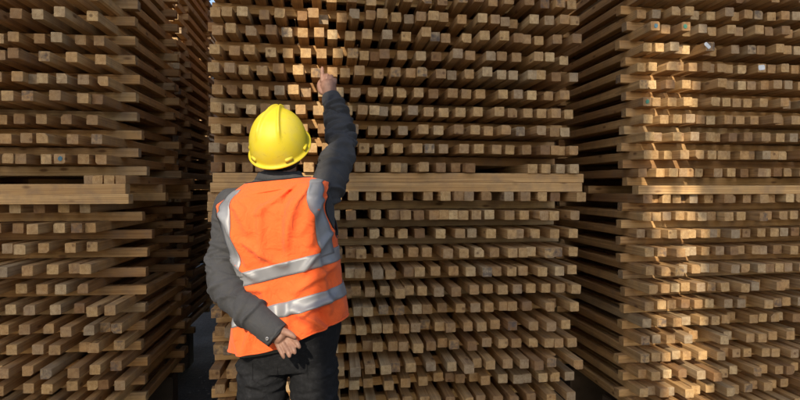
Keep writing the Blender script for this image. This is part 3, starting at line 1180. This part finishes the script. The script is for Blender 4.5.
def vband(side, front=False):
    """from the waist band up along the armhole and over the shoulder"""
    def f_(s, w_):
        t = 4.80 + (9.9 - 4.80) * s
        sp = span(t)
        edge = {1: (.17, .30), -1: (.10, .30)}[side]
        if t < T_ARM + .7: k = 0
        inset = .13 + .10 * math.sin(math.pi * min(1, max(0, s))) * (side < 0)
        # smooth the inner edge so that the tape runs nearly straight
        ref = math.pi / 2 - .62 * math.sin(math.pi * min(1, max(.02, (t - T_ARM) / (T_SH - T_ARM)) ** .8)) ** .75 if t < T_SH else math.pi / 2
        px, py, hw, ti, dep, z = ring_at(t)
        xx = (BX[side][0] * (1 - s) + BX[side][1] * s + BX[side][2] * math.sin(math.pi * s))     # offset px from ring centre
        xx += (w_ - .5) * 12.5
        co = max(-.985, min(.985, xx / (hw + 5)))
        co = math.copysign(abs(co) ** (2.35 / 2), co)
        th = math.acos(co)
        if front: th = -th
        return t, th
    return f_


# px offsets of the tape centre from the ring centre: at the band, at the shoulder, bulge
BX = {-1: (-41, -37, -4), 1: (43, 42, -1)}
for sd in (-1, 1):
    strip(vband(sd), 60, 5, 'shoulder_tape', M_REFL, off=.0018)


def edge_path(pts_fn, n, name, mat, r=.0035):
    P = [pts_fn(i / n) for i in range(n + 1)]
    v, f = tube(P, [r] * (n + 1), 8, 1, round_end=False)
    return mesh_obj(name, v, f, mat, parent=vest, smooth=True)


for sd in (-1, 1):
    def armhole(s, sd=sd):
        t = T_ARM + .02 + (T_SH - T_ARM - .04) * (2 * s if s < .5 else 2 - 2 * s)
        c = math.pi / 2 if s < .5 else -math.pi / 2
        th = c + (-sd if s < .5 else sd) * span(t)
        return vest_pt(t, th, -.001)
    edge_path(armhole, 90, 'piping', M_PIPE)
def necky(s):
    th = math.pi * s
    return vest_pt(T_NECK, th, .0)
edge_path(necky, 40, 'piping', M_PIPE, .003)
def hemmy(s):
    th = math.pi * 2 * s
    return vest_pt(hem_t(th), th, .0)
edge_path(hemmy, 120, 'hem_binding', M_VEST, .0032)
# grey shirt tail showing under the hem at the left
v, f = torso_mesh(1.86, 2.9, 10, 64, .009, lambda t, th: .002 * math.sin(th * 9) - .030 * max(0, min(1, math.cos(th) + .35)))
mesh_obj('shirt_tail', v, f, cloth('grey_green_shirt', (.075, .075, .062)), parent=person, smooth=True)

# ---- trousers
tp = [torso_mesh(.95, 2.9, 20, 48, .003, lambda t, th: -.038 * max(0, 2.0 - t) / 1.05)]
for hp, kn, an, sd in ((HL, KL, AL, 2.2), (HR, KR, AR, 5.9)):
    tp.append(tube([hp + VU * .05, hp - VU * .05, hp.lerp(kn, .5) , kn, kn - VU * .2, Vector((an.x, an.y, .10))], [.086, .088, .080, .070, .066, .060], 52, 16, wrinkles(int(sd * 10), 60, 1.0, .14, .13, .012, (.005, .009), .03), round_end=False))
v, f = join(tp)
v, f = remesh(v, f, .005, 5, .5)
tr = mesh_obj('trousers', v, f, M_TROU, parent=person, smooth=True)
# back pockets and seams
for s, cx in ((-1, 262), (1, 318)):
    P = [U(cx - 13, 366, 1.95), U(cx - 13, 384, 1.95), U(cx, 391, 1.95), U(cx + 13, 384, 1.95), U(cx + 13, 366, 1.95)]
    bvh = BVHTree.FromPolygons([Vector(q) for q in v], f)
    Q = []
    for i in range(len(P) - 1):
        for k in range(8):
            p = P[i].lerp(P[i + 1], k / 8) + VB * .3
            h_ = bvh.ray_cast(p, -VB)
            if h_[0]: Q.append(h_[0] + VB * .0008)
    if len(Q) > 4:
        tv, tf = tube(Q, [.0016] * len(Q), 6, 1, round_end=False)
        mesh_obj('pocket_seam', tv, tf, M_TROU, parent=tr, smooth=True)
# boots
for an, fd in FEET:
    d = (-VB * fd.y + VR * fd.x).normalized()
    hb = Vector((an.x, an.y, .058))
    a1 = tube([hb + VU * .11, hb + VU * .04, hb - d * .015], [.054, .050, .046], 20, 4)
    a2 = tube([hb - d * .06, hb + d * .02, hb + d * .11 - VU * .006, hb + d * .19 - VU * .016], [.040, .049, .047, .036], 20, 4)
    v, f = join([a1, a2])
    v, f = remesh(v, f, .006, 3)
    v = [(q[0], q[1], max(q[2], .014)) for q in v]
    mesh_obj('boot', v, f, M_BOOT, parent=person, smooth=True)

# ---- hard hat
HAT = U(278, 139, 2.06)
pf = R(36)
hfw = (-VB * math.cos(pf) + VU * math.sin(pf) + VR * .10).normalized()
hrt = (VR + VU * .05)
hrt = (hrt - hfw * hrt.dot(hfw)).normalized()
hup = hrt.cross(hfw).normalized()
A_, B_, C_ = .104, .128, .135


def hat_r(x):
    return x


hv, hf = [], []
NR, NS = 64, 128
rings_h = []
for i in range(NR + 1):
    ph = (math.pi / 2) * (i / NR)               # 0 = rim, 90 = crown
    row = []
    for k in range(NS):
        th = 2 * math.pi * k / NS
        cx, cy = math.cos(th), math.sin(th)
        pr = math.cos(ph) ** .90
        X, Y, Z = cx * A_ * pr, cy * B_ * pr, C_ * math.sin(ph) ** .96
        bump_ = 0
        # raised crest: two ridges that part towards the back, and a broad flat one between them at the front
        nx_, ny_ = X / A_, Y / B_
        lat = .07 + .31 * max(0, min(1, (.5 - ny_) / 1.25))
        if ny_ < .85:
            fade = max(0, min(1, (ny_ + .78) / .16)) * max(0, min(1, (.85 - ny_) / .1))
            for sx in (-1, 1):
                bump_ += .011 * math.exp(-((nx_ - sx * lat) / .055) ** 2) * fade
            if abs(nx_) < lat: bump_ += .0030 * fade * max(0, min(1, (ny_ + .2) / .5))
        nrm = Vector((X / A_ ** 2, Y / B_ ** 2, Z / C_ ** 2)).normalized()
        p = Vector((X, Y, Z)) + nrm * bump_
        row.append(p)
    rings_h.append(row)
# brim below the shell: flares outward, longer at the front
brim = []
for (dr, dz) in ((.0, -.006), (.003, -.011), (.0085, -.014), (.0095, -.017), (.008, -.0195), (.001, -.019), (-.004, -.014), (-.004, 0)):
    row = []
    for k in range(NS):
        th = 2 * math.pi * k / NS
        cx, cy = math.cos(th), math.sin(th)
        ex = dr
        if cy > 0 and dr > 0: ex = dr * (1 + 3.6 * cy ** 3)
        row.append(Vector((cx * (A_ + ex), cy * (B_ + ex), dz - (.006 * cy ** 4 if cy > 0 and dr > .002 else 0))))
    brim.append(row)
allr = brim[::-1] + rings_h


def HW(p):
    return HAT + hrt * p.x + hfw * p.y + hup * (p.z - .025)


for row in allr:
    for p in row: hv.append(HW(p))
nr_ = len(allr)
for i in range(nr_ - 1):
    for k in range(NS):
        j = (k + 1) % NS
        hf.append((i * NS + k, i * NS + j, (i + 1) * NS + j, (i + 1) * NS + k))
hat = mesh_obj('hard_hat', hv, hf, M_YEL, parent=person, smooth=True)
hat.modifiers.new('t', 'SOLIDIFY').thickness = .003
bm = bmesh.new()
bm.from_mesh(hat.data)
bmesh.ops.remove_doubles(bm, verts=bm.verts[:], dist=.0002)
bmesh.ops.recalc_face_normals(bm, faces=bm.faces[:])
bm.to_mesh(hat.data)
bm.free()
# slots for ear muffs at both sides and at the back
for ang in (-52, -128, -8, 188):
    th = R(ang)
    c = Vector((math.cos(th) * (A_ + .001), math.sin(th) * (B_ + .001), .002))
    out = Vector((math.cos(th) / A_, math.sin(th) / B_, 0)).normalized()
    tan = Vector((-out.y, out.x, 0))
    vv, ff = box(-.015, .015, -.003, .0042, -.007, .008, .0018)
    vv2 = [HW(c + tan * p[0] + out * (p[1] - .12 * p[2]) + Vector((0, 0, p[2]))) for p in vv]
    mesh_obj('slot_lug', vv2, ff, M_YEL, parent=hat, smooth=True)
# headband inside the shell
v, f = tube([HW(Vector((math.cos(R(a)) * .088, math.sin(R(a)) * .108, -.022))) for a in range(0, 361, 15)], [.006] * 25, 8, 1)
mesh_obj('headband', v, f, M_PIPE, parent=hat, smooth=True)
